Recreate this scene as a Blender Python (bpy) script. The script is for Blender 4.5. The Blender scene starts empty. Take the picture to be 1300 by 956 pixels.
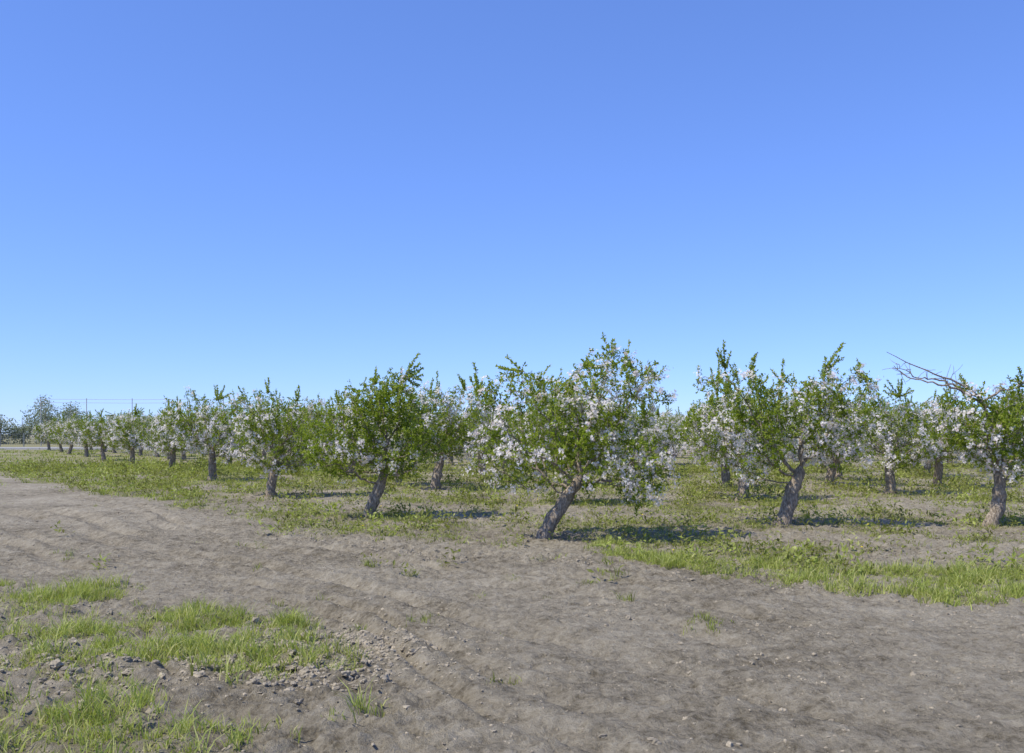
import bpy, math, random
import numpy as np
from mathutils import Vector

scene = bpy.context.scene
R = np.random.default_rng(7)
random.seed(7)

# ------------------------------------------------------------------ noise
_T = np.random.default_rng(99).random((256, 256))
def vnoise(x, y):
    x = np.asarray(x, float); y = np.asarray(y, float)
    xi = np.floor(x).astype(int); yi = np.floor(y).astype(int)
    fx = x - xi; fy = y - yi
    fx = fx*fx*(3-2*fx); fy = fy*fy*(3-2*fy)
    a = _T[xi & 255, yi & 255]; b = _T[(xi+1) & 255, yi & 255]
    c = _T[xi & 255, (yi+1) & 255]; d = _T[(xi+1) & 255, (yi+1) & 255]
    return (a*(1-fx)+b*fx)*(1-fy)+(c*(1-fx)+d*fx)*fy
def fbm(x, y, o=4, g=.5):
    s = 0; a = 1; t = 0
    for i in range(o):
        s = s + a*vnoise(x*2**i+17.3*i, y*2**i+9.1*i); t += a; a *= g
    return s/t
_T3 = np.random.default_rng(5).random((32, 32, 32))
def vnoise3(p):
    i = np.floor(p).astype(int); f = p-i; f = f*f*(3-2*f)
    r = 0
    for dx in (0, 1):
        for dy in (0, 1):
            for dz in (0, 1):
                w = (f[:, 0] if dx else 1-f[:, 0])*(f[:, 1] if dy else 1-f[:, 1])*(f[:, 2] if dz else 1-f[:, 2])
                r = r+w*_T3[(i[:, 0]+dx) & 31, (i[:, 1]+dy) & 31, (i[:, 2]+dz) & 31]
    return r
def sstep(a, b, x):
    t = np.clip((x-a)/(b-a), 0, 1); return t*t*(3-2*t)

# ------------------------------------------------------------------ mesh helper
def build_mesh(name, verts, groups, mats, tint=None, attrs=None, smooth=False):
    me = bpy.data.meshes.new(name)
    verts = np.asarray(verts, np.float32)
    me.vertices.add(len(verts)); me.vertices.foreach_set('co', verts.ravel())
    loops = np.concatenate([g[0].ravel() for g in groups]).astype(np.int32)
    tot = np.concatenate([np.full(len(g[0]), g[0].shape[1]) for g in groups])
    mi = np.concatenate([np.full(len(g[0]), g[1]) for g in groups]).astype(np.int32)
    sm = np.concatenate([np.full(len(g[0]), bool(g[2])) for g in groups])
    st = np.concatenate([[0], np.cumsum(tot)[:-1]]).astype(np.int32)
    me.loops.add(len(loops)); me.loops.foreach_set('vertex_index', loops)
    me.polygons.add(len(tot)); me.polygons.foreach_set('loop_start', st)
    me.polygons.foreach_set('material_index', mi)
    me.polygons.foreach_set('use_smooth', sm)
    for m in mats: me.materials.append(m)
    if tint is not None:
        a = me.attributes.new('tint', 'FLOAT', 'POINT'); a.data.foreach_set('value', np.asarray(tint, np.float32))
    if attrs:
        for k, v in attrs.items():
            a = me.attributes.new(k, 'FLOAT', 'POINT'); a.data.foreach_set('value', np.asarray(v, np.float32))
    me.update(calc_edges=True)
    return me
def add_obj(name, me, loc=(0, 0, 0), rot=0, sc=1, parent=None):
    o = bpy.data.objects.new(name, me); scene.collection.objects.link(o)
    o.location = loc; o.rotation_euler = (0, 0, rot); o.scale = (sc, sc, sc)
    if parent: o.parent = parent
    return o

# ------------------------------------------------------------------ materials
def new_mat(name):
    m = bpy.data.materials.new(name); m.use_nodes = True
    nt = m.node_tree; nt.nodes.clear()
    return m, nt, nt.nodes, nt.links
def ramp(N, stops):
    r = N.new('ShaderNodeValToRGB'); e = r.color_ramp.elements
    while len(e) < len(stops): e.new(.5)
    for i, (p, c) in enumerate(stops):
        e[i].position = p; e[i].color = (*c, 1)
    return r
def leafy(name, stops, trans=.35, tcol=(1.25, 1.35, .55), rough=.5, spec=.3):
    m, nt, N, L = new_mat(name)
    out = N.new('ShaderNodeOutputMaterial'); at = N.new('ShaderNodeAttribute'); at.attribute_name = 'tint'
    r = ramp(N, stops); L.new(at.outputs['Fac'], r.inputs[0])
    p = N.new('ShaderNodeBsdfPrincipled'); p.inputs['Roughness'].default_value = rough
    p.inputs['Specular IOR Level'].default_value = spec
    L.new(r.outputs[0], p.inputs['Base Color'])
    t = N.new('ShaderNodeBsdfTranslucent')
    mm = N.new('ShaderNodeMix'); mm.data_type = 'RGBA'; mm.blend_type = 'MULTIPLY'; mm.inputs[0].default_value = 1
    L.new(r.outputs[0], mm.inputs[6]); mm.inputs[7].default_value = (*tcol, 1)
    L.new(mm.outputs[2], t.inputs[0])
    mx = N.new('ShaderNodeMixShader'); mx.inputs[0].default_value = trans
    L.new(p.outputs[0], mx.inputs[1]); L.new(t.outputs[0], mx.inputs[2]); L.new(mx.outputs[0], out.inputs[0])
    return m
M_leaf = leafy('apple_leaf', [(0, (.10, .135, .016)), (.5, (.225, .29, .032)), (1, (.40, .44, .075))], .44, spec=.2)
M_blos = leafy('apple_blossom', [(0, (.84, .68, .66)), (.35, (.90, .84, .80)), (1, (.94, .91, .86))], .38, (1, .97, .95), .6, .2)
M_grass = leafy('grass_blade', [(0, (.15, .14, .05)), (.35, (.235, .25, .065)), (.7, (.36, .415, .095)), (1, (.53, .50, .22))], spec=.2)
M_far_hazed = leafy('distant_foliage_hazed', [(0, (.20, .22, .17)), (.6, (.27, .30, .23)), (1, (.37, .38, .33))], .3)  # leaf colours paled and greyed: distance haze is painted into them

def bark_mat(name, c0, c1, c2):
    m, nt, N, L = new_mat(name)
    out = N.new('ShaderNodeOutputMaterial'); p = N.new('ShaderNodeBsdfPrincipled'); p.inputs['Roughness'].default_value = .9
    p.inputs['Specular IOR Level'].default_value = .15
    tc = N.new('ShaderNodeTexCoord')
    mp = N.new('ShaderNodeMapping'); mp.inputs['Scale'].default_value = (1, 1, .35); L.new(tc.outputs['Object'], mp.inputs[0])
    n1 = N.new('ShaderNodeTexNoise'); n1.inputs['Scale'].default_value = 32; n1.inputs['Detail'].default_value = 6; n1.inputs['Roughness'].default_value = .7
    L.new(mp.outputs[0], n1.inputs[0])
    v = N.new('ShaderNodeTexVoronoi'); v.inputs['Scale'].default_value = 45; L.new(mp.outputs[0], v.inputs[0])
    r = ramp(N, [(.3, c0), (.5, c1), (.7, c2)]); L.new(n1.outputs[0], r.inputs[0]); L.new(r.outputs[0], p.inputs['Base Color'])
    ad = N.new('ShaderNodeMath'); ad.operation = 'ADD'; L.new(n1.outputs[0], ad.inputs[0]); L.new(v.outputs[0], ad.inputs[1])
    b = N.new('ShaderNodeBump'); b.inputs['Strength'].default_value = .9; b.inputs['Distance'].default_value = .015
    L.new(ad.outputs[0], b.inputs['Height']); L.new(b.outputs[0], p.inputs['Normal']); L.new(p.outputs[0], out.inputs[0])
    return m
M_bark = bark_mat('apple_bark', (.08, .062, .045), (.28, .225, .165), (.54, .46, .36))

def plain(name, col, rough=.8, var=.15, scale=6):
    m, nt, N, L = new_mat(name)
    out = N.new('ShaderNodeOutputMaterial'); p = N.new('ShaderNodeBsdfPrincipled'); p.inputs['Roughness'].default_value = rough
    p.inputs['Specular IOR Level'].default_value = .2
    tc = N.new('ShaderNodeTexCoord'); n = N.new('ShaderNodeTexNoise'); n.inputs['Scale'].default_value = scale; n.inputs['Detail'].default_value = 5
    L.new(tc.outputs['Object'], n.inputs[0])
    r = ramp(N, [(.3, tuple(c*(1-var) for c in col)), (.7, tuple(min(1, c*(1+var)) for c in col))])
    L.new(n.outputs[0], r.inputs[0]); L.new(r.outputs[0], p.inputs['Base Color']); L.new(p.outputs[0], out.inputs[0])
    return m

def ground_mat():
    m, nt, N, L = new_mat('ground_soil')
    out = N.new('ShaderNodeOutputMaterial'); p = N.new('ShaderNodeBsdfPrincipled'); p.inputs['Roughness'].default_value = .95
    p.inputs['Specular IOR Level'].default_value = .1
    tc = N.new('ShaderNodeTexCoord')
    def noise(s, d=6, ro=.6):
        n = N.new('ShaderNodeTexNoise'); n.inputs['Scale'].default_value = s; n.inputs['Detail'].default_value = d
        n.inputs['Roughness'].default_value = ro; L.new(tc.outputs['Object'], n.inputs[0]); return n
    big = noise(.35, 5); mid = noise(3.5, 8, .75); fin = noise(16, 6, .8); gr = noise(1.6, 6, .7)
    def math_(op, a, b):
        q = N.new('ShaderNodeMath'); q.operation = op
        for i, s in enumerate((a, b)):
            if isinstance(s, (int, float)): q.inputs[i].default_value = s
            else: L.new(s, q.inputs[i])
        return q.outputs[0]
    h = math_('ADD', math_('MULTIPLY', big.outputs[0], .25), math_('ADD', math_('MULTIPLY', mid.outputs[0], .35), math_('MULTIPLY', fin.outputs[0], .4)))
    r = ramp(N, [(.41, (.15, .125, .083)), (.5, (.33, .285, .205)), (.59, (.455, .40, .30))]); L.new(h, r.inputs[0])
    ag = N.new('ShaderNodeAttribute'); ag.attribute_name = 'grass'
    gr_r = ramp(N, [(.3, (.17, .155, .07)), (.55, (.25, .245, .095)), (.75, (.33, .315, .14))]); L.new(mid.outputs[0], gr_r.inputs[0])
    f = math_('MULTIPLY', math_('SUBTRACT', math_('ADD', ag.outputs['Fac'], gr.outputs[0]), .7), 1.8)
    f2 = N.new('ShaderNodeClamp'); L.new(f, f2.inputs[0]); f2.inputs['Max'].default_value = .75
    ar = N.new('ShaderNodeAttribute'); ar.attribute_name = 'gcap'
    ff = math_('MULTIPLY', f2.outputs[0], ar.outputs['Fac'])
    mx = N.new('ShaderNodeMix'); mx.data_type = 'RGBA'; L.new(ff, mx.inputs[0]); L.new(r.outputs[0], mx.inputs[6]); L.new(gr_r.outputs[0], mx.inputs[7])
    L.new(mx.outputs[2], p.inputs['Base Color'])
    b = N.new('ShaderNodeBump'); b.inputs['Strength'].default_value = 1.; b.inputs['Distance'].default_value = .065
    hh = math_('ADD', math_('MULTIPLY', mid.outputs[0], 1.2), math_('MULTIPLY', fin.outputs[0], .8))
    L.new(hh, b.inputs['Height']); L.new(b.outputs[0], p.inputs['Normal']); L.new(p.outputs[0], out.inputs[0])
    return m
M_ground = ground_mat()
M_clod = plain('soil_clod', (.315, .268, .193), .95, .35, 14)

# ------------------------------------------------------------------ layout of ground cover
E1x = [-200, -60, -20.1, -8.5, -4.2, -.96, 1.36, 2.27, 3.73, 5.14, 12, 40]
E1y = [270, 86, 37, 22.7, 15.9, 12.9, 12.4, 10.9, 9.95, 9.45, 6.6, -4]
E2x = [-200, -40, -12, -5.97, -4.1, -3.0, -1.9, -1.28, -.9, -.2, 1.5, 10]
E2y = [200, 44, 17, 11, 9.95, 9.27, 8.16, 7.3, 6.4, 4.6, 2, -10]
ROWD = np.array([-.52, .854]); ROWP = np.array([.854, .52])
def cover(x, y):
    e1 = np.interp(x, E1x, E1y); e2 = np.interp(x, E2x, E2y)
    wob = (fbm(x*.9+31, y*.9, 4)-.5)*1.8
    u = x*ROWD[0]+y*ROWD[1]; v = x*ROWP[0]+y*ROWP[1]
    n1 = fbm(x*.8, y*.8+50, 4); n2 = fbm(x*2.5+7, y*2.5, 3); ns = fbm(u*.25, v*1.0+3, 4)
    wf = (fbm(x*3.1+3, y*3.1+8, 3)-.5)*1.1
    up = sstep(-.25, .5, (y-e1)*.7+wob)
    verge = sstep(-.2, .7, (y-e1)*.8+wob*.9+wf)*sstep(.8, 1.8, x)*(1-sstep(.9, 3.1, (y-e1)+wob*.9+wf))
    verge = verge*(.3+.7*sstep(.42, .54, n2))
    leftg = up*sstep(-4.5, -9, x)*sstep(.45, .55, n1+.08*sstep(12, 60, y))*(.8)
    orch = up*(.10+.62*sstep(.45, .60, .4*ns+.4*n1+.2*n2))*sstep(.4, 2.2, y-e1)
    edge = up*.35*sstep(.5, .62, n1)
    low = (1-sstep(-.3, .45, (y-e2)+wob))
    blob = np.exp(-(((x+2.7)/1.15)**2+((y-7.75)/1.0)**2)**1.5)+.9*np.exp(-(((x+4.6)/.7)**2+((y-9.6)/.7)**2))+.6*np.exp(-(((x+1.6)/.35)**2+((y-6.9)/.45)**2))
    lowg = low*np.clip(sstep(.51, .61, .6*n1+.4*n2)*.65+blob*sstep(.34, .49, n2)*1.2, 0, 1)
    track = (1-up)*(1-low)*.9*sstep(.70, .76, n2)*sstep(.50, .6, n1)
    d = np.clip(np.maximum.reduce([verge, leftg, orch, edge, lowg, track*.4]), 0, 1)
    br = np.clip(np.maximum.reduce([sstep(0, .3, verge)*.95, leftg*.95, low, .46+0*x]), 0, 1)
    rough = np.clip(low*.8+up*.45+.28+.4*np.exp(-((y-e1)/.7)**2)*sstep(8, 2, np.abs(x)), 0, 1)
    return d, br, rough
def height(x, y):
    d, br, ro = cover(x, y)
    e2 = np.interp(x, E2x, E2y); e1 = np.interp(x, E1x, E1y)
    t = (e1-y)/(e1-e2+1e-6)
    fade = np.clip(1-(y-25)/30, 0, 1)
    h = (fbm(x*.35, y*.35, 3)-.5)*.14
    cl = fbm(x*5.5, y*5.5, 4, .65)
    h = h+ro*((cl-.5)*.17+.12*np.abs(fbm(x*10+5, y*10, 3, .65)-.5))
    rut = 0
    for c_, w_, a_ in ((.14, .024, .8), (.24, .024, .7), (.42, .032, 1.2), (.56, .032, 1.1), (.72, .022, .7), (.82, .022, .8)):
        tt = t+(fbm(x*.3+c_*50, y*.3, 2)-.5)*.12
        rut = rut+a_*(np.exp(-((tt-c_)/w_)**2)-.55*np.exp(-((tt-c_-w_*1.9)/(w_*.8))**2)-.55*np.exp(-((tt-c_+w_*1.9)/(w_*.8))**2))*sstep(.25, .55, vnoise(x*.45+c_*90, y*.45))
    h = h-.06*rut*sstep(0, .1, t)*sstep(1, .9, t)*(.45+.9*vnoise(x*2.3, y*2.3))
    sx = x*.68-y*.73; sy = x*.73+y*.68
    h = h+(fbm(sy*5, sx*1.7, 4, .6)-.5)*.03*(1-ro)+(fbm(x*13, y*13, 3, .8)-.5)*.06
    return h*fade

# ------------------------------------------------------------------ ground sheet
def spacing(c0, c1, step, end, grow):
    a = list(np.arange(c0, c1, step)); s = step
    while a[-1] < end: s *= grow; a.append(a[-1]+s)
    return a
xr = spacing(0, 9, .03, 900, 1.045)
xl = spacing(0, 8, .03, 900, 1.045)
xs = np.array([-v for v in xl[:0:-1]]+xr)
yf = spacing(3.5, 13, .03, 1500, 1.02)
yb = [3.5-v for v in spacing(0, .5, .1, 60, 1.3)[:0:-1]]
ys = np.array(yb+yf)
X, Y = np.meshgrid(xs, ys)
Z = height(X, Y); D, BR, RO = cover(X, Y)
nx, ny = len(xs), len(ys)
idx = np.arange(nx*ny).reshape(ny, nx)
F = np.stack([idx[:-1, :-1], idx[:-1, 1:], idx[1:, 1:], idx[1:, :-1]], -1).reshape(-1, 4)
gcap = .3+.6*sstep(8, 45, Y)
Dg = np.maximum(D, sstep(114, 119, Y)*.9)
me = build_mesh('ground', np.stack([X, Y, Z], -1).reshape(-1, 3), [(F, 0, True)], [M_ground], attrs={'grass': Dg.ravel(), 'gcap': gcap.ravel()})
add_obj('ground', me)

# ------------------------------------------------------------------ grass / weeds blades (one mesh)
def blades(px, py, hgt, wid, lean, tint):
    n = len(px); z = height(px, py)-.01
    az = R.random(n)*2*np.pi
    sx = np.cos(az); sy = np.sin(az); la = R.random(n)*2*np.pi
    lx = np.cos(la)*lean*hgt; ly = np.sin(la)*lean*hgt
    V = np.empty((n, 5, 3))
    for i, (w, t) in enumerate([(-.5, 0), (.5, 0), (.42, .55), (-.42, .55), (0, 1)]):
        V[:, i, 0] = px+sx*wid*w+lx*t**1.8; V[:, i, 1] = py+sy*wid*w+ly*t**1.8; V[:, i, 2] = z+hgt*(t-.3*lean*t*t)
    b = np.arange(n)[:, None]*5
    return V.reshape(-1, 3), b+np.array([[0, 1, 2, 3]]), b+np.array([[3, 2, 4]]), np.repeat(tint, 5)
def scatter(x0, x1, y0, y1, ncand, per, spread, h, w, power=1., bmin=0, bmax=2):
    x = R.uniform(x0, x1, ncand); y = R.uniform(y0, y1, ncand)
    keep = (np.abs(x) < .62*y+2.5); x, y = x[keep], y[keep]
    d, br, ro = cover(x, y); k = (R.random(len(x)) < d**power) & (br >= bmin) & (br <= bmax); x, y, br, d = x[k], y[k], br[k], d[k]
    cl = fbm(x*4+9, y*4, 2)
    ti = R.normal(0, .13, len(x)); hs = R.uniform(.45, 1.2, len(x))*(.55+1.0*sstep(.4, .65, cl))
    px = np.repeat(x, per)+R.normal(0, spread, len(x)*per); py = np.repeat(y, per)+R.normal(0, spread, len(x)*per)
    br = np.repeat(br, per); n = len(px)
    hh = h*np.repeat(hs, per)*R.uniform(.5, 1.15, n)*(.6+.5*br)
    tint = np.clip(.15+.55*br+np.repeat(ti, per)+R.normal(0, .08, n)+(R.random(n) < .10)*.4, 0, 1)
    return px, py, hh, w*R.uniform(.6, 1.3, n), R.uniform(.2, 1.0, n), tint
parts = [scatter(-9, 2, 3.6, 13, 34000, 10, .03, .12, .007, 1.2),
         scatter(.5, 14, 7, 15, 38000, 10, .045, .12, .009, 1.1, .48),
         scatter(-12, 16, 12, 24, 30000, 8, .05, .09, .012, 1.2),
         scatter(-24, 26, 22, 50, 30000, 7, .10, .12, .026, 1.2),
         scatter(-70, 30, 40, 97, 14000, 6, .2, .15, .06, 1.3)]
allp = [np.concatenate([p[i] for p in parts]) for i in range(6)]
V, Q, T3, ti = blades(*allp)
add_obj('grass', build_mesh('grass', V, [(Q, 0, False), (T3, 0, False)], [M_grass], tint=ti))

def leaf_quads(c, d, nrm, ln, wd):
    s = np.cross(d, nrm); s /= np.linalg.norm(s, axis=1)[:, None]+1e-9
    n = np.cross(s, d)
    V = np.empty((len(c), 4, 3))
    V[:, 0] = c; V[:, 1] = c+d*(ln*.5)[:, None]+s*(wd*.5)[:, None]+n*(wd*.18)[:, None]
    V[:, 2] = c+d*ln[:, None]; V[:, 3] = c+d*(ln*.5)[:, None]-s*(wd*.5)[:, None]+n*(wd*.18)[:, None]
    F = np.arange(len(c))[:, None]*4+np.array([[0, 1, 2, 3]])
    return V.reshape(-1, 3), F
def unit(a): return a/(np.linalg.norm(a, axis=1)[:, None]+1e-9)
wx = R.uniform(-26, 24, 32000); wy = 11+R.random(32000)**1.3*38
k = np.abs(wx) < .62*wy+2; wx, wy = wx[k], wy[k]
d, br, ro = cover(wx, wy); u = fbm(wx*1.3, wy*1.3+90, 3)
k = R.random(len(wx)) < d*1.3*sstep(.40, .56, u); wx, wy = wx[k], wy[k]
per = 14; n = len(wx)*per
sc = np.repeat(R.uniform(.6, 1.7, len(wx))*(1+wy/40), per)
c = np.stack([np.repeat(wx, per)+R.normal(0, .05, n)*sc, np.repeat(wy, per)+R.normal(0, .05, n)*sc, np.zeros(n)], 1)
c[:, 2] = height(c[:, 0], c[:, 1])+R.random(n)*.10*sc
dd = unit(np.stack([R.normal(0, 1, n), R.normal(0, 1, n), R.uniform(.1, 1.2, n)], 1))
V, F = leaf_quads(c, dd, unit(R.normal(0, .4, (n, 3))+[0, 0, 1]), R.uniform(.03, .06, n)*sc, R.uniform(.012, .025, n)*sc)
add_obj('broadleaf_weeds', build_mesh('broadleaf_weeds', V, [(F, 0, False)], [M_grass], tint=np.repeat(np.clip(np.repeat(R.normal(.38, .18, n//per), per)+R.normal(0, .08, n), 0, 1), 4)))

# dandelions
M_yel = plain('dandelion_petal', (.75, .55, .03), .7, .1)
M_stem = plain('dandelion_stem', (.12, .18, .05), .7, .1)
dv, df3, df4 = [], [], []; b = 0
cnt = 0
while cnt < 45:
    x = random.uniform(-12, 14); y = random.uniform(12, 30)
    if abs(x) > .55*y or cover(np.array([x]), np.array([y]))[0][0] < .3: continue
    cnt += 1; z = float(height(np.array([x]), np.array([y]))[0]); hh = random.uniform(.08, .16); r = .02
    for a in range(3):
        t = a*2.094; dv += [(x+.003*math.cos(t), y+.003*math.sin(t), z-.01), (x+.003*math.cos(t), y+.003*math.sin(t), z+hh)]
    for a in range(3):
        q = (a+1) % 3; df4.append((b+2*a, b+2*q, b+2*q+1, b+2*a+1))
    b += 6
    dv.append((x, y, z+hh+.012)); 
    for a in range(10):
        t = a*.628; rr = r*(1 if a % 2 else .75); dv.append((x+rr*math.cos(t), y+rr*math.sin(t), z+hh))
    for a in range(10): df3.append((b, b+1+a, b+1+(a+1) % 10))
    b += 11
add_obj('dandelions', build_mesh('dandelions', dv, [(np.array(df3), 0, True), (np.array(df4), 1, True)], [M_yel, M_stem]))

# ------------------------------------------------------------------ soil clods
import bmesh
def ico(sub):
    bm = bmesh.new(); bmesh.ops.create_icosphere(bm, subdivisions=sub, radius=1)
    v = np.array([p.co[:] for p in bm.verts]); f = np.array([[q.index for q in p.verts] for p in bm.faces]); bm.free(); return v, f
def clods(px, py, size, sub):
    iv, jf = ico(sub); n = len(px); m = len(iv)
    V = np.repeat(iv[None], n, 0)
    off = R.random((n, 1, 3))*50
    ns = vnoise3(((V*1.5+off)).reshape(-1, 3)).reshape(n, m, 1)
    ns2 = vnoise3(((V*3.7+off+9)).reshape(-1, 3)).reshape(n, m, 1)
    V = V*(.3+1.0*ns+.55*ns2)*R.uniform(.6, 1.3, (n, 1, 3))*np.array([1, 1, .75])
    a = R.random(n)*6.28; ca, sa = np.cos(a)[:, None], np.sin(a)[:, None]
    x = V[..., 0]*ca-V[..., 1]*sa; y = V[..., 0]*sa+V[..., 1]*ca
    V = np.stack([x, y, V[..., 2]], -1)*size[:, None, None]
    V[..., 0] += px[:, None]; V[..., 1] += py[:, None]; V[..., 2] += (height(px, py)-size*.2)[:, None]
    F = (np.arange(n)[:, None, None]*m+jf[None]).reshape(-1, 3)
    return V.reshape(-1, 3), F
cx = R.uniform(-10, 12, 110000); cy = 3.8+R.random(110000)**1.4*16
k = np.abs(cx) < .6*cy+1.5; cx, cy = cx[k], cy[k]
# freshly turned earth beside the grass patch
ex_ = R.normal(-1.55, .6, 2600); ey_ = R.normal(7.2, .9, 2600)
fx_ = R.normal(-4.1, .9, 1800); fy_ = R.normal(6.7, .5, 1800)
cx = np.concatenate([cx, ex_, fx_]); cy = np.concatenate([cy, ey_, fy_])
d, br, ro = cover(cx, cy)
pile = np.exp(-(((cx+1.5)/.9)**2+((cy-7.3)/1.2)**2))+np.exp(-(((cx+4)/1.4)**2+((cy-6.6)/.8)**2))
e1 = np.interp(cx, E1x, E1y)
rim = np.exp(-((cy-e1+.2)/.45)**2)*sstep(6, 2, np.abs(cx))
w = .12+.35*ro**2+.7*pile+.3*rim
w *= .25+1.4*sstep(.4, .62, fbm(cx*1.2, cy*1.2+20, 3))
k = R.random(len(cx)) < w; cx, cy, pile = cx[k], cy[k], np.clip(pile[k]+.5*rim[k], 0, 1)
sz = np.exp(R.normal(math.log(.0085), .38, len(cx)))*(1+.95*pile); sz = np.clip(sz, .004, .036)
bigm = sz > .018
V1, F1 = clods(cx[bigm], cy[bigm], sz[bigm], 3); V2, F2 = clods(cx[~bigm], cy[~bigm], sz[~bigm], 1)
add_obj('soil_clods', build_mesh('soil_clods', np.concatenate([V1, V2]), [(F1, 0, False), (F2+len(V1), 0, False)], [M_clod]))

# ------------------------------------------------------------------ apple trees
def tubes(chains, sides_big=10):
    VV, FF = [], []; base = 0
    for pts, rad in chains:
        pts = np.asarray(pts); rad = np.asarray(rad); n = len(pts)
        if n < 2: continue
        sd = sides_big if rad[0] > .03 else (6 if rad[0] > .012 else 4)
        tan = unit(np.gradient(pts, axis=0)); 
        up = np.array([1., 0, 0]) if abs(tan[0, 0]) < .8 else np.array([0, 1., 0])
        ang = np.arange(sd)*2*np.pi/sd
        rings = np.empty((n, sd, 3))
        for i in range(n):
            up = up-tan[i]*np.dot(up, tan[i]); up /= np.linalg.norm(up)+1e-9
            s = np.cross(tan[i], up)
            rr = rad[i]*(1+((vnoise3(np.stack([np.cos(ang)*1.3+7, np.sin(ang)*1.3+3, np.full(sd, pts[i, 2]*6)], 1))-.5)*.55 if rad[i] > .025 else 0))
            rings[i] = pts[i]+(np.cos(ang)*rr)[:, None]*up+(np.sin(ang)*rr)[:, None]*s
        VV.append(rings.reshape(-1, 3))
        id_ = base+np.arange(n*sd).reshape(n, sd)
        nxt = np.roll(id_, -1, axis=1)
        FF.append(np.stack([id_[:-1], nxt[:-1], nxt[1:], id_[1:]], -1).reshape(-1, 4))
        base += n*sd
    return np.concatenate(VV), np.concatenate(FF)

def apple_tree(name, seed, lobes, trunk, leaves=12000, blos=.5, spikes=(), nshoot=90, bare=(), rtrunk=.1, leafsize=1., gap=.40):
    rg = np.random.default_rng(seed)
    lob = [(np.array(l[0], float), np.array(l[1], float)) for l in lobes]
    vol = np.array([l[1].prod() for l in lob]); vol = vol/vol.sum()
    NA = 1400
    A = []
    for (c, r), v in zip(lob, vol):
        m = int(NA*v*1.6)
        q = unit(rg.normal(0, 1, (m, 3)))*(rg.random(m)**.38)[:, None]
        A.append(c+q*r)
    A = np.concatenate(A)
    A = A[(vnoise3(A*2.3+seed*3.7) > gap)]
    A = A[A[:, 2] > .42]
    step = .085
    pos = []; par = []
    tp = np.array(trunk, float); seg = np.linalg.norm(np.diff(tp, axis=0), axis=1); L_ = seg.sum(); m = max(4, int(L_/step))
    cum = np.concatenate([[0], np.cumsum(seg)])
    for i in range(m+1):
        t = i/m*L_; pos.append([np.interp(t, cum, tp[:, k]) for k in range(3)]); par.append(i-1)
    P = np.array(pos); P[1:, :2] += rg.normal(0, .008, (len(P)-1, 2)); ntr = len(P)
    par = list(par); alive = np.ones(len(A), bool); near = np.full(len(A), 1e9); nid = np.zeros(len(A), int); start = max(0, ntr-4)
    done = start
    Pl = [p for p in P]
    for it in range(110):
        new = np.array(Pl[done:])
        if len(new) == 0: break
        ai = np.where(alive)[0]
        if len(ai) < 5: break
        dm = np.linalg.norm(A[ai][:, None]-new[None], axis=2); j = dm.argmin(1); dmin = dm[np.arange(len(ai)), j]
        bt = dmin < near[ai]; near[ai[bt]] = dmin[bt]; nid[ai[bt]] = done+j[bt]
        alive[ai[near[ai] < .13]] = False
        done = len(Pl)
        ai = np.where(alive)[0]
        lim = ai[near[ai] < 1.7]
        if len(lim) == 0: break
        for nd in np.unique(nid[lim]):
            a = A[lim[nid[lim] == nd]]; dv = unit(a-Pl[nd]).mean(0)+rg.normal(0, .28, 3)
            pd = Pl[nd]-Pl[par[nd]] if par[nd] >= 0 else np.array([0, 0, 1.]); pd = pd/(np.linalg.norm(pd)+1e-9)
            dv = dv/(np.linalg.norm(dv)+1e-9)+.35*pd; dv /= np.linalg.norm(dv)+1e-9
            Pl.append(Pl[nd]+dv*step); par.append(nd)
        if len(Pl) > 3200: break
    P = np.array(Pl); n = len(P); par = np.array(par)
    ch = [[] for _ in range(n)]
    for i in range(n):
        if par[i] >= 0: ch[par[i]].append(i)
    ex = 2.05; acc = np.zeros(n); rad = np.zeros(n)
    for i in range(n-1, -1, -1):
        rad[i] = .0038 if not ch[i] else acc[i]**(1/ex)
        if par[i] >= 0: acc[par[i]] += rad[i]**ex
    rad0 = rad.copy()
    rad = np.where(rad > .008, .008+(rad-.008)*min(1., max(.5, (rtrunk-.008)/max(rad[1]-.008, .01))), rad)
    for i in range(ntr):
        rad[i] = rtrunk*(1+.45*math.exp(-P[i, 2]/.10)+.06*math.sin(i*1.9)) if i < ntr-3 else max(rad[i], rtrunk*.82)
    P[0, 2] -= .12
    chains = []; stack = [(0, None)]
    while stack:
        s, pr = stack.pop(); path = []; rr = []
        if pr is not None: path.append(P[pr]); rr.append(min(rad[s]*1.15, rad[pr]))
        cur = s
        while True:
            path.append(P[cur]); rr.append(rad[cur])
            if not ch[cur]: break
            c_ = sorted(ch[cur], key=lambda q: -rad[q])
            for q in c_[1:]: stack.append((q, cur))
            cur = c_[0]
        chains.append((path, rr))
    thin = np.where(rad0 < .013)[0]; thin = thin[thin > ntr]
    top = thin[P[thin, 2] > np.percentile(P[thin, 2], 35)]
    sh_c, sh_d, sh_s = [], [], []
    def shoot(p, d, ln, dens=1.):
        k = max(3, int(ln/.07)); pts = [p]; d = d/np.linalg.norm(d)
        for i in range(k):
            d = d+rg.normal(0, .07, 3)+[0, 0, .04]; d /= np.linalg.norm(d); pts.append(pts[-1]+d*ln/k)
        chains.append((pts, np.linspace(.005, .0022, k+1)))
        for i in range(int(ln/.011*dens)):
            t = .12+.88*rg.random(); a = pts[min(k-1, int(t*k))]; bb = pts[min(k, int(t*k)+1)]
            sh_c.append(a+(bb-a)*rg.random()); sh_d.append(rg.normal(0, .8, 3)+d*.9); sh_s.append(1.)
    for i in rg.choice(top, min(nshoot, len(top)), replace=False):
        shoot(P[i], np.array([rg.normal(0, .35), rg.normal(0, .35), 1.]), rg.uniform(.10, .34))
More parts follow.
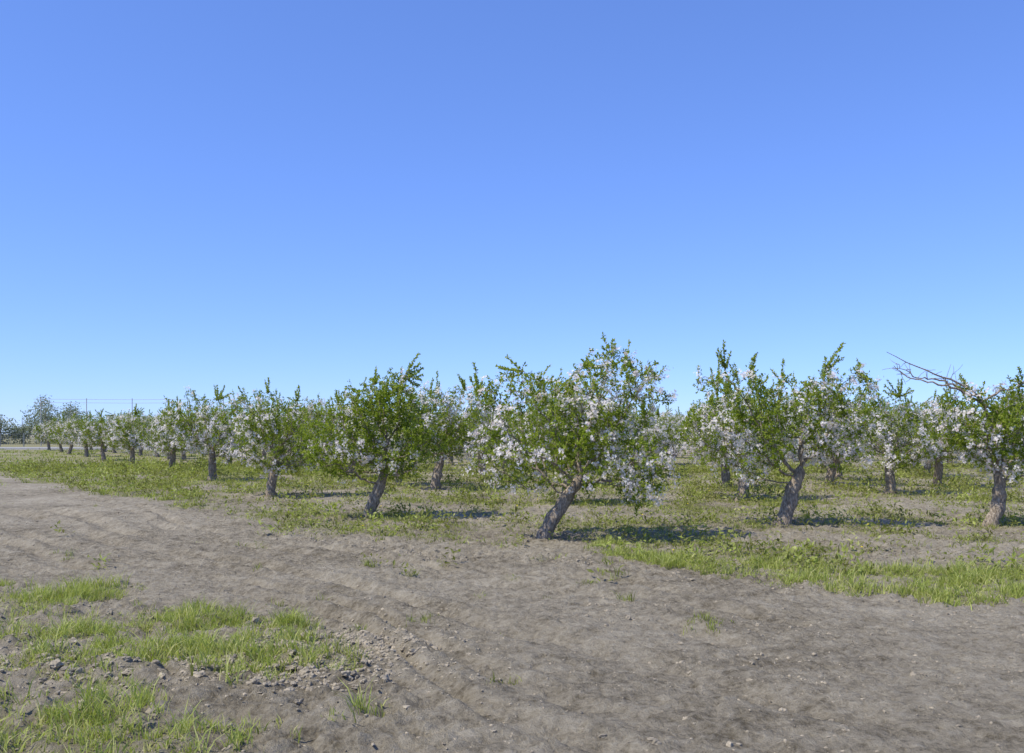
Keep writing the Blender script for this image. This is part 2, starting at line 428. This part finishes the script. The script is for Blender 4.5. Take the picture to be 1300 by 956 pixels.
    for (sx, sy, sz) in spikes:
        tgt = np.array([sx, sy, sz]); i = top[np.argmin(np.linalg.norm(P[top]-tgt, axis=1))]
        shoot(P[i], tgt-P[i], np.linalg.norm(tgt-P[i])+.02, 1.9)
        for q in range(4):
            o = tgt+rg.normal(0, .11, 3)-[0, 0, .28]; shoot(P[i], o-P[i], np.linalg.norm(o-P[i]), 1.6)
    for pts, r0 in bare:
        pts = np.array(pts, float); t = np.linspace(0, 1, 22); tt = np.linspace(0, 1, len(pts))
        cv = np.stack([np.interp(t, tt, pts[:, k]) for k in range(3)], 1)
        for _ in range(2): cv[1:-1] = (cv[:-2]+cv[1:-1]*2+cv[2:])/4
        cv[1:] += rg.normal(0, .012, (21, 3)); chains.append((cv, np.linspace(r0, .005, 22)))
        for q in range(16):
            i = rg.integers(5, 21); d = unit(rg.normal(0, 1, (1, 3))+[[-.7, 0, .5]])[0]; ln = rg.uniform(.08, .35)
            w = [cv[i]]
            for z_ in range(4): d = d+rg.normal(0, .2, 3); d /= np.linalg.norm(d); w.append(w[-1]+d*ln/4)
            chains.append((w, np.linspace(.006, .003, 5)))
    BV, BF = tubes(chains)
    cen = np.mean([l[0] for l in lob], axis=0)
    wgt = .3+vnoise3(P[thin]*3.1+11+seed)**2*2.4
    tipb = np.array([1.6 if not ch[i] else 1. for i in thin]); wgt = wgt*tipb; wgt /= wgt.sum()
    ncl = leaves//7
    ci = rg.choice(thin, ncl, p=wgt)
    cc = P[ci]+rg.normal(0, .055, (ncl, 3)); cd = unit(rg.normal(0, .7, (ncl, 3))+unit(P[ci]-cen)*.6+[0, 0, .45])
    c = np.repeat(cc, 7, 0)+rg.normal(0, .016, (ncl*7, 3)); dd = unit(np.repeat(cd, 7, 0)+rg.normal(0, .65, (ncl*7, 3)))
    c = np.concatenate([c, np.array(sh_c)]); dd = unit(np.concatenate([dd, np.array(sh_d)]))
    nl = len(c)
    clt = np.concatenate([np.repeat(rg.normal(0, .14, ncl), 7), rg.normal(.22, .08, nl-ncl*7)])
    V, F = leaf_quads(c, dd, unit(rg.normal(0, .7, (nl, 3))+[-.35, -.25, .8]), rg.uniform(.036, .068, nl)*leafsize, rg.uniform(.020, .036, nl)*leafsize)
    lt = np.clip(.5+clt+rg.normal(0, .13, nl), 0, 1)
    # blossom: dense bunches of five-petalled flowers
    bn = vnoise3(P[thin]*1.7+31+seed*1.3)+.35*vnoise3(P[thin]*5+2)+.12*np.linalg.norm((P[thin]-cen)/[1.3, 1.1, .9], axis=1)
    thr = np.quantile(bn, 1-min(.95, blos*.9))
    src = thin[bn > thr]
    nb = int(960*blos); bi = rg.choice(src, nb); per = 10
    bc = P[bi]+rg.normal(0, .05, (nb, 3))+unit(P[bi]-cen)*.08
    bs = np.repeat(rg.uniform(.018, .045, nb), per)[:, None]
    fc = np.repeat(bc, per, 0)+rg.normal(0, 1, (nb*per, 3))*bs; nf = len(fc)
    fn = unit(np.repeat(unit(P[bi]-cen), per, 0)+rg.normal(0, .6, (nf, 3))+[0, 0, .35])
    s = unit(np.cross(fn, rg.normal(0, 1, (nf, 3)))); t = np.cross(fn, s); fr = rg.uniform(.018, .028, nf)*leafsize
    FV = np.empty((nf, 16, 3)); FV[:, 0] = fc
    for k in range(5):
        for j, (da, rr, hz) in enumerate([(-.45, .72, .2), (0, 1.05, .35), (.45, .72, .2)]):
            a = k*2*np.pi/5+da
            FV[:, 1+k*3+j] = fc+(s*math.cos(a)+t*math.sin(a))*(fr*rr)[:, None]+fn*(fr*hz)[:, None]
    fb = np.arange(nf)[:, None, None]*16
    FF = (fb+np.array([[[0, 1+3*k, 2+3*k, 3+3*k] for k in range(5)]])).reshape(-1, 4)
    ft = np.repeat(np.clip(rg.normal(.55, .25, nf), 0, 1), 16)
    o1 = len(BV); o2 = o1+len(V)
    allv = np.concatenate([BV, V, FV.reshape(-1, 3)])
    tint = np.concatenate([np.zeros(o1), np.repeat(lt, 4), ft])
    return build_mesh(name, allv, [(BF, 0, True), (F+o1, 1, False), (FF+o2, 2, False)], [M_bark, M_leaf, M_blos], tint=tint)

def gz(x, y): return float(height(np.array([x], float), np.array([y], float))[0])
placed = []
def plant(me, x, y, rot=0, sc=1):
    add_obj('apple_tree', me, (x, y, gz(x, y)), rot, sc); placed.append((x, y))

t1 = apple_tree('apple_tree_a', 1, [((-.42, 0, 2.05), (.92, .95, .72)), ((1.1, .1, 2.15), (.92, 1.0, .85)), ((.35, 0, 1.35), (1.4, 1.15, .6)),
     ((1.45, -.2, 1.1), (.6, .7, .6)), ((-.6, 0, 1.35), (.6, .7, .5)), ((.35, 0, 1.9), (.7, .9, .55)), ((1.5, -.2, .8), (.4, .4, .38))],
     [(0, 0, 0), (.16, 0, .32), (.36, .03, .6), (.55, .02, .92)], 18500, .74,
     [(.97, 0, 3.25), (.8, .2, 3.0), (1.35, .1, 3.0), (-.6, 0, 2.85), (-1.1, .1, 2.75), (1.8, 0, 2.8)], 120, rtrunk=.105)
plant(t1, .50, 15.1)
t2 = apple_tree('apple_tree_b', 2, [((-.6, 0, 1.5), (.9, .9, .78)), ((.5, 0, 2.25), (.75, .8, .8)), ((.55, 0, 1.4), (1.05, .9, .65)), ((-.25, 0, 2.1), (.65, .7, .55))],
     [(0, 0, 0), (.06, 0, .3), (.2, 0, .6), (.28, 0, .9)], 21000, .22,
     [(.87, 0, 3.25), (.6, .1, 3.0), (.1, 0, 2.95), (1.0, 0, 3.0)], 110, rtrunk=.11)
plant(t2, -2.86, 19.07)
t3 = apple_tree('apple_tree_c', 3, [((-.4, 0, 1.9), (1.15, 1.1, 1.0)), ((.95, 0, 1.85), (.9, 1.0, .9)), ((.2, 0, 1.3), (1.35, 1.1, .7))],
     [(0, 0, 0), (0, 0, .35), (.08, 0, .7), (.1, 0, .95)], 18500, .72, [(-.1, 0, 3.2), (.7, 0, 3.0), (-.9, 0, 2.95)], 100, rtrunk=.12)
plant(t3, -6.48, 25.5)
tr1 = apple_tree('apple_tree_d', 4, [((-1.0, 0, 2.2), (.78, .85, .72)), ((.95, 0, 2.2), (.78, .85, .68)), ((0, 0, 1.85), (.9, .95, .8)), ((-.75, 0, 1.3), (.85, .8, .5)), ((.95, 0, 1.4), (.65, .7, .45))],
     [(0, 0, 0), (.1, 0, .3), (.16, 0, .6), (.3, 0, .95)], 15000, .62,
     [(-1.1, 0, 3.3), (1.0, 0, 3.3), (.75, 0, 3.0), (0, 0, 2.95), (-.5, .1, 3.1), (1.4, 0, 2.9)], 110, rtrunk=.125)
plant(tr1, 4.97, 17.3)
tr2 = apple_tree('apple_tree_e', 5, [((-.3, 0, 1.9), (.68, .85, .66)), ((.5, 0, 1.5), (.9, .95, .65)), ((.85, 0, 2.05), (.85, .95, .65))],
     [(0, 0, 0), (.13, 0, .3), (.18, 0, .6), (.16, 0, .95)], 15500, .5, [(.5, 0, 2.9), (-.5, 0, 2.8)], 80,
     bare=[([(.16, 0, .9), (.05, -.1, 1.6), (-.15, -.1, 2.3), (-.55, -.1, 2.62), (-1.2, -.15, 2.85), (-1.95, -.1, 3.2)], .042),
           ([(-.1, -.1, 2.2), (-.6, -.2, 2.5), (-1.0, -.25, 2.62), (-1.5, -.1, 2.7), (-1.8, -.1, 2.95)], .03),
           ([(-.3, -.1, 2.4), (-.8, .1, 2.7), (-1.3, .1, 2.75), (-1.7, .1, 3.0)], .022),
           ([(-.15, -.1, 2.3), (.1, -.1, 2.5), (.4, -.1, 2.55), (.7, -.1, 2.75)], .024)], rtrunk=.12)
plant(tr2, 8.8, 17.4)
gen = []
for s, (bl, lf) in enumerate([(.72, 15500), (.82, 14500), (.5, 17500), (.76, 15000), (.3, 18500), (.64, 16000)]):
    rg = np.random.default_rng(40+s); lobs = []
    for k in range(5):
        a = k*1.257+rg.random(); q = rg.uniform(.5, 1.05)
        lobs.append(((math.cos(a)*q, math.sin(a)*q, rg.uniform(1.2, 2.15)), (rg.uniform(.65, .9), rg.uniform(.65, .9), rg.uniform(.55, .8))))
    lobs.append(((0, 0, 1.85), (.9, .9, .8))); lobs.append(((0, 0, 1.2), (1.2, 1.2, .5)))
    le = rg.uniform(-.25, .3)
    gen.append(apple_tree('apple_tree_g%d' % s, 20+s, lobs, [(0, 0, 0), (le*.3, 0, .3), (le*.7, .03, .6), (le, .03, .9)], lf, bl,
               [(rg.uniform(-.8, .8), rg.uniform(-.5, .5), rg.uniform(2.85, 3.2)) for _ in range(3)], 90, rtrunk=.12))
fixed = [(-10.8, 34, 0), (-15.3, 42.5, 1), (-20.5, 51, 3), (-25.5, 59, 5), (-30.6, 68, 0), (-35.6, 76, 1), (-40.5, 85, 2), (-45.8, 93.5, 3),
         (1.3, 22.9, 4), (-2.3, 28.3, 2), (-6.2, 36, 1), (-10.1, 42.5, 4), (-15.2, 53.7, 0),
         (5.84, 24, 1), (6.6, 29, 3), (10.45, 26.1, 0), (10.2, 30.4, 5), (13.5, 30, 1), (-1.1, 36, 3), (13.6, 20.5, 2), (2.2, 30.5, 5)]
for i, (x, y, g) in enumerate(fixed):
    plant(gen[g], x, y, random.uniform(0, 6.28), random.uniform(1.03, 1.14))
for k_ in range(1, 34):
    for j in range(-22, 26):
        x = .5+5.0*k_*ROWP[0]+5.3*j*ROWD[0]; y = 15.1+5.0*k_*ROWP[1]+5.3*j*ROWD[1]
        x += random.uniform(-.35, .35); y += random.uniform(-.35, .35)
        if y < 20 or y > 95.5 or abs(x) > .58*y+4: continue
        if random.random() < .06: continue
        if min((x-a)**2+(y-b)**2 for a, b in placed) < 3.0**2: continue
        plant(random.choice(gen), x, y, random.uniform(0, 6.28), random.uniform(.98, 1.2))

# ------------------------------------------------------------------ distance: tree line, road, fence, trellis frame
def treeline():
    c_all, ti = [], []
    segs = []
    for x in np.arange(-190, 150, 2.2):
        yb_ = 150+5*math.sin(x*.07)+random.uniform(-4, 4); h = random.uniform(3.8, 6.0)
        if x < -70: h = random.uniform(4.6, 6.8)
        if -79 < x < -73: h = random.uniform(7.4, 8.6)
        n = 2300; k_ = 22
        lc = unit(R.normal(0, 1, (k_, 3)))*(R.random(k_)**.4)[:, None]*[2.2, 1.8, h*.38]+[x, yb_, h*.43]
        c = lc[R.integers(0, k_, n)]+R.uniform(-1, 1, (n, 3))*[1.1, 1.1, .17*h]
        c[:, 2] = np.abs(c[:, 2])
        c_all.append(c); ti.append(np.clip(R.normal(.5, .2, n)+random.uniform(-.15, .15), 0, 1))
        segs.append(([(x, yb_, -.2), (x+.2, yb_, h*.5), (x, yb_, h*.85)], [.14, .08, .02]))
    c = np.concatenate(c_all); n = len(c); ti = np.concatenate(ti)
    V, F = leaf_quads(c, unit(R.normal(0, 1, (n, 3))), unit(R.normal(0, 1, (n, 3))), R.uniform(.15, .36, n), R.uniform(.12, .26, n))
    BV, BF = tubes(segs)
    me = build_mesh('distant_treeline', np.concatenate([V, BV]), [(F, 0, False), (BF+len(V), 1, True)], [M_far_hazed, M_bark], tint=np.concatenate([np.repeat(ti, 4), np.zeros(len(BV))]))
    add_obj('distant_treeline', me)
treeline()

def box(vs, fs, x0, x1, y0, y1, z0, z1):
    b = len(vs)
    vs += [(x0, y0, z0), (x1, y0, z0), (x1, y1, z0), (x0, y1, z0), (x0, y0, z1), (x1, y0, z1), (x1, y1, z1), (x0, y1, z1)]
    fs += [(b, b+3, b+2, b+1), (b+4, b+5, b+6, b+7), (b, b+1, b+5, b+4), (b+1, b+2, b+6, b+5), (b+2, b+3, b+7, b+6), (b+3, b, b+4, b+7)]
M_conc = plain('pale_concrete', (.45, .44, .42), .85, .12)
M_road = plain('pale_road_surface', (.40, .39, .36), .9, .12, 1.5)
M_met = plain('galvanised_metal', (.20, .215, .22), .5, .1)
vs = [(-160, 99, .03), (80, 99, .03), (80, 114, .03), (-160, 114, .03)]
add_obj('road', build_mesh('road', vs, [(np.array([[0, 1, 2, 3]]), 0, False)], [M_road]))
vs, fs = [], []
for i in range(48):
    x = -150+i*4.8; box(vs, fs, x+.02, x+4.78, 98.4, 98.7, -.1, .2)
add_obj('concrete_kerb', build_mesh('concrete_kerb', vs, [(np.array(fs), 0, False)], [M_conc]))
vs, fs = [], []
for i in range(60):
    x = -140+i*3.0; box(vs, fs, x-.04, x+.04, 120, 120.1, -.1, 1.7)
for z in (.3, 1.0, 1.6):
    for i in range(59):
        x = -140+i*3.0; box(vs, fs, x+.045, x+2.955, 120.03, 120.07, z-.015, z+.015)
for i in range(59*10):
    x = -140+.3*i+.15; box(vs, fs, x-.008, x+.008, 120.00, 120.025, .2, 1.62)
add_obj('metal_fence', build_mesh('metal_fence', vs, [(np.array(fs), 0, False)], [M_met]))
tv = []
for (x0, x1, y) in [(-62, -38, 118.0)]:
    for i in range(5):
        x = x0+i*6.; tv.append(([(x, y+6.4, -.2), (x, y+6.4, 3), (x, y+6.4, 6.3)], [.06, .055, .05]))
    for z in (6.2, 5.75):
        tv.append(([(x0-1, y+6.4, z), ((x0+x1)/2, y+6.4, z-.08), (x1+1, y+6.4, z)], [.025]*3))
BV, BF = tubes(tv, 8)
add_obj('trellis_frame', build_mesh('trellis_frame', BV, [(BF, 0, True)], [M_conc]))

# ------------------------------------------------------------------ light
EL = math.radians(54); sd = Vector((-1.0, -.50, 0)).normalized()
sdir = Vector((sd.x*math.cos(EL), sd.y*math.cos(EL), math.sin(EL)))
sun = bpy.data.lights.new('sun', 'SUN'); sun.energy = 5.0; sun.angle = math.radians(.5); sun.color = (1, .95, .84)
so = bpy.data.objects.new('sun', sun); scene.collection.objects.link(so)
so.rotation_euler = sdir.to_track_quat('Z', 'Y').to_euler(); so.location = (-20, -10, 30)
w = bpy.data.worlds.new('World'); scene.world = w; w.use_nodes = True
N = w.node_tree.nodes; L = w.node_tree.links; N.clear()
sky = N.new('ShaderNodeTexSky'); sky.sky_type = 'NISHITA'; sky.sun_disc = False
sky.sun_elevation = EL; sky.sun_rotation = math.atan2(sd.x, sd.y)
sky.air_density = 1.0; sky.dust_density = 0; sky.ozone_density = 4.5; sky.altitude = 1200
def wmul(src, col):
    mu = N.new('ShaderNodeMix'); mu.data_type = 'RGBA'; mu.blend_type = 'MULTIPLY'; mu.inputs[0].default_value = 1
    L.new(src, mu.inputs[6]); mu.inputs[7].default_value = (*col, 1); return mu.outputs[2]
a = wmul(sky.outputs[0], (.156, .1575, .215))
ga = N.new('ShaderNodeGamma'); ga.inputs[1].default_value = .72; L.new(a, ga.inputs[0])
a = wmul(ga.outputs[0], (4.6, 6.0, 8.1))
bg = N.new('ShaderNodeBackground'); bg.inputs[1].default_value = .125
wo = N.new('ShaderNodeOutputWorld'); L.new(a, bg.inputs[0]); L.new(bg.outputs[0], wo.inputs[0])

# ------------------------------------------------------------------ camera
cam = bpy.data.cameras.new('camera'); co = bpy.data.objects.new('camera', cam); scene.collection.objects.link(co)
cam.sensor_width = 36; cam.lens = 33.23; cam.shift_y = .0554; cam.clip_end = 4000
co.location = (0, 0, 1.7); co.rotation_euler = (math.pi/2, 0, 0)
scene.camera = co
scene.view_settings.view_transform = 'Standard'; scene.view_settings.look = 'None'; scene.view_settings.exposure = 0
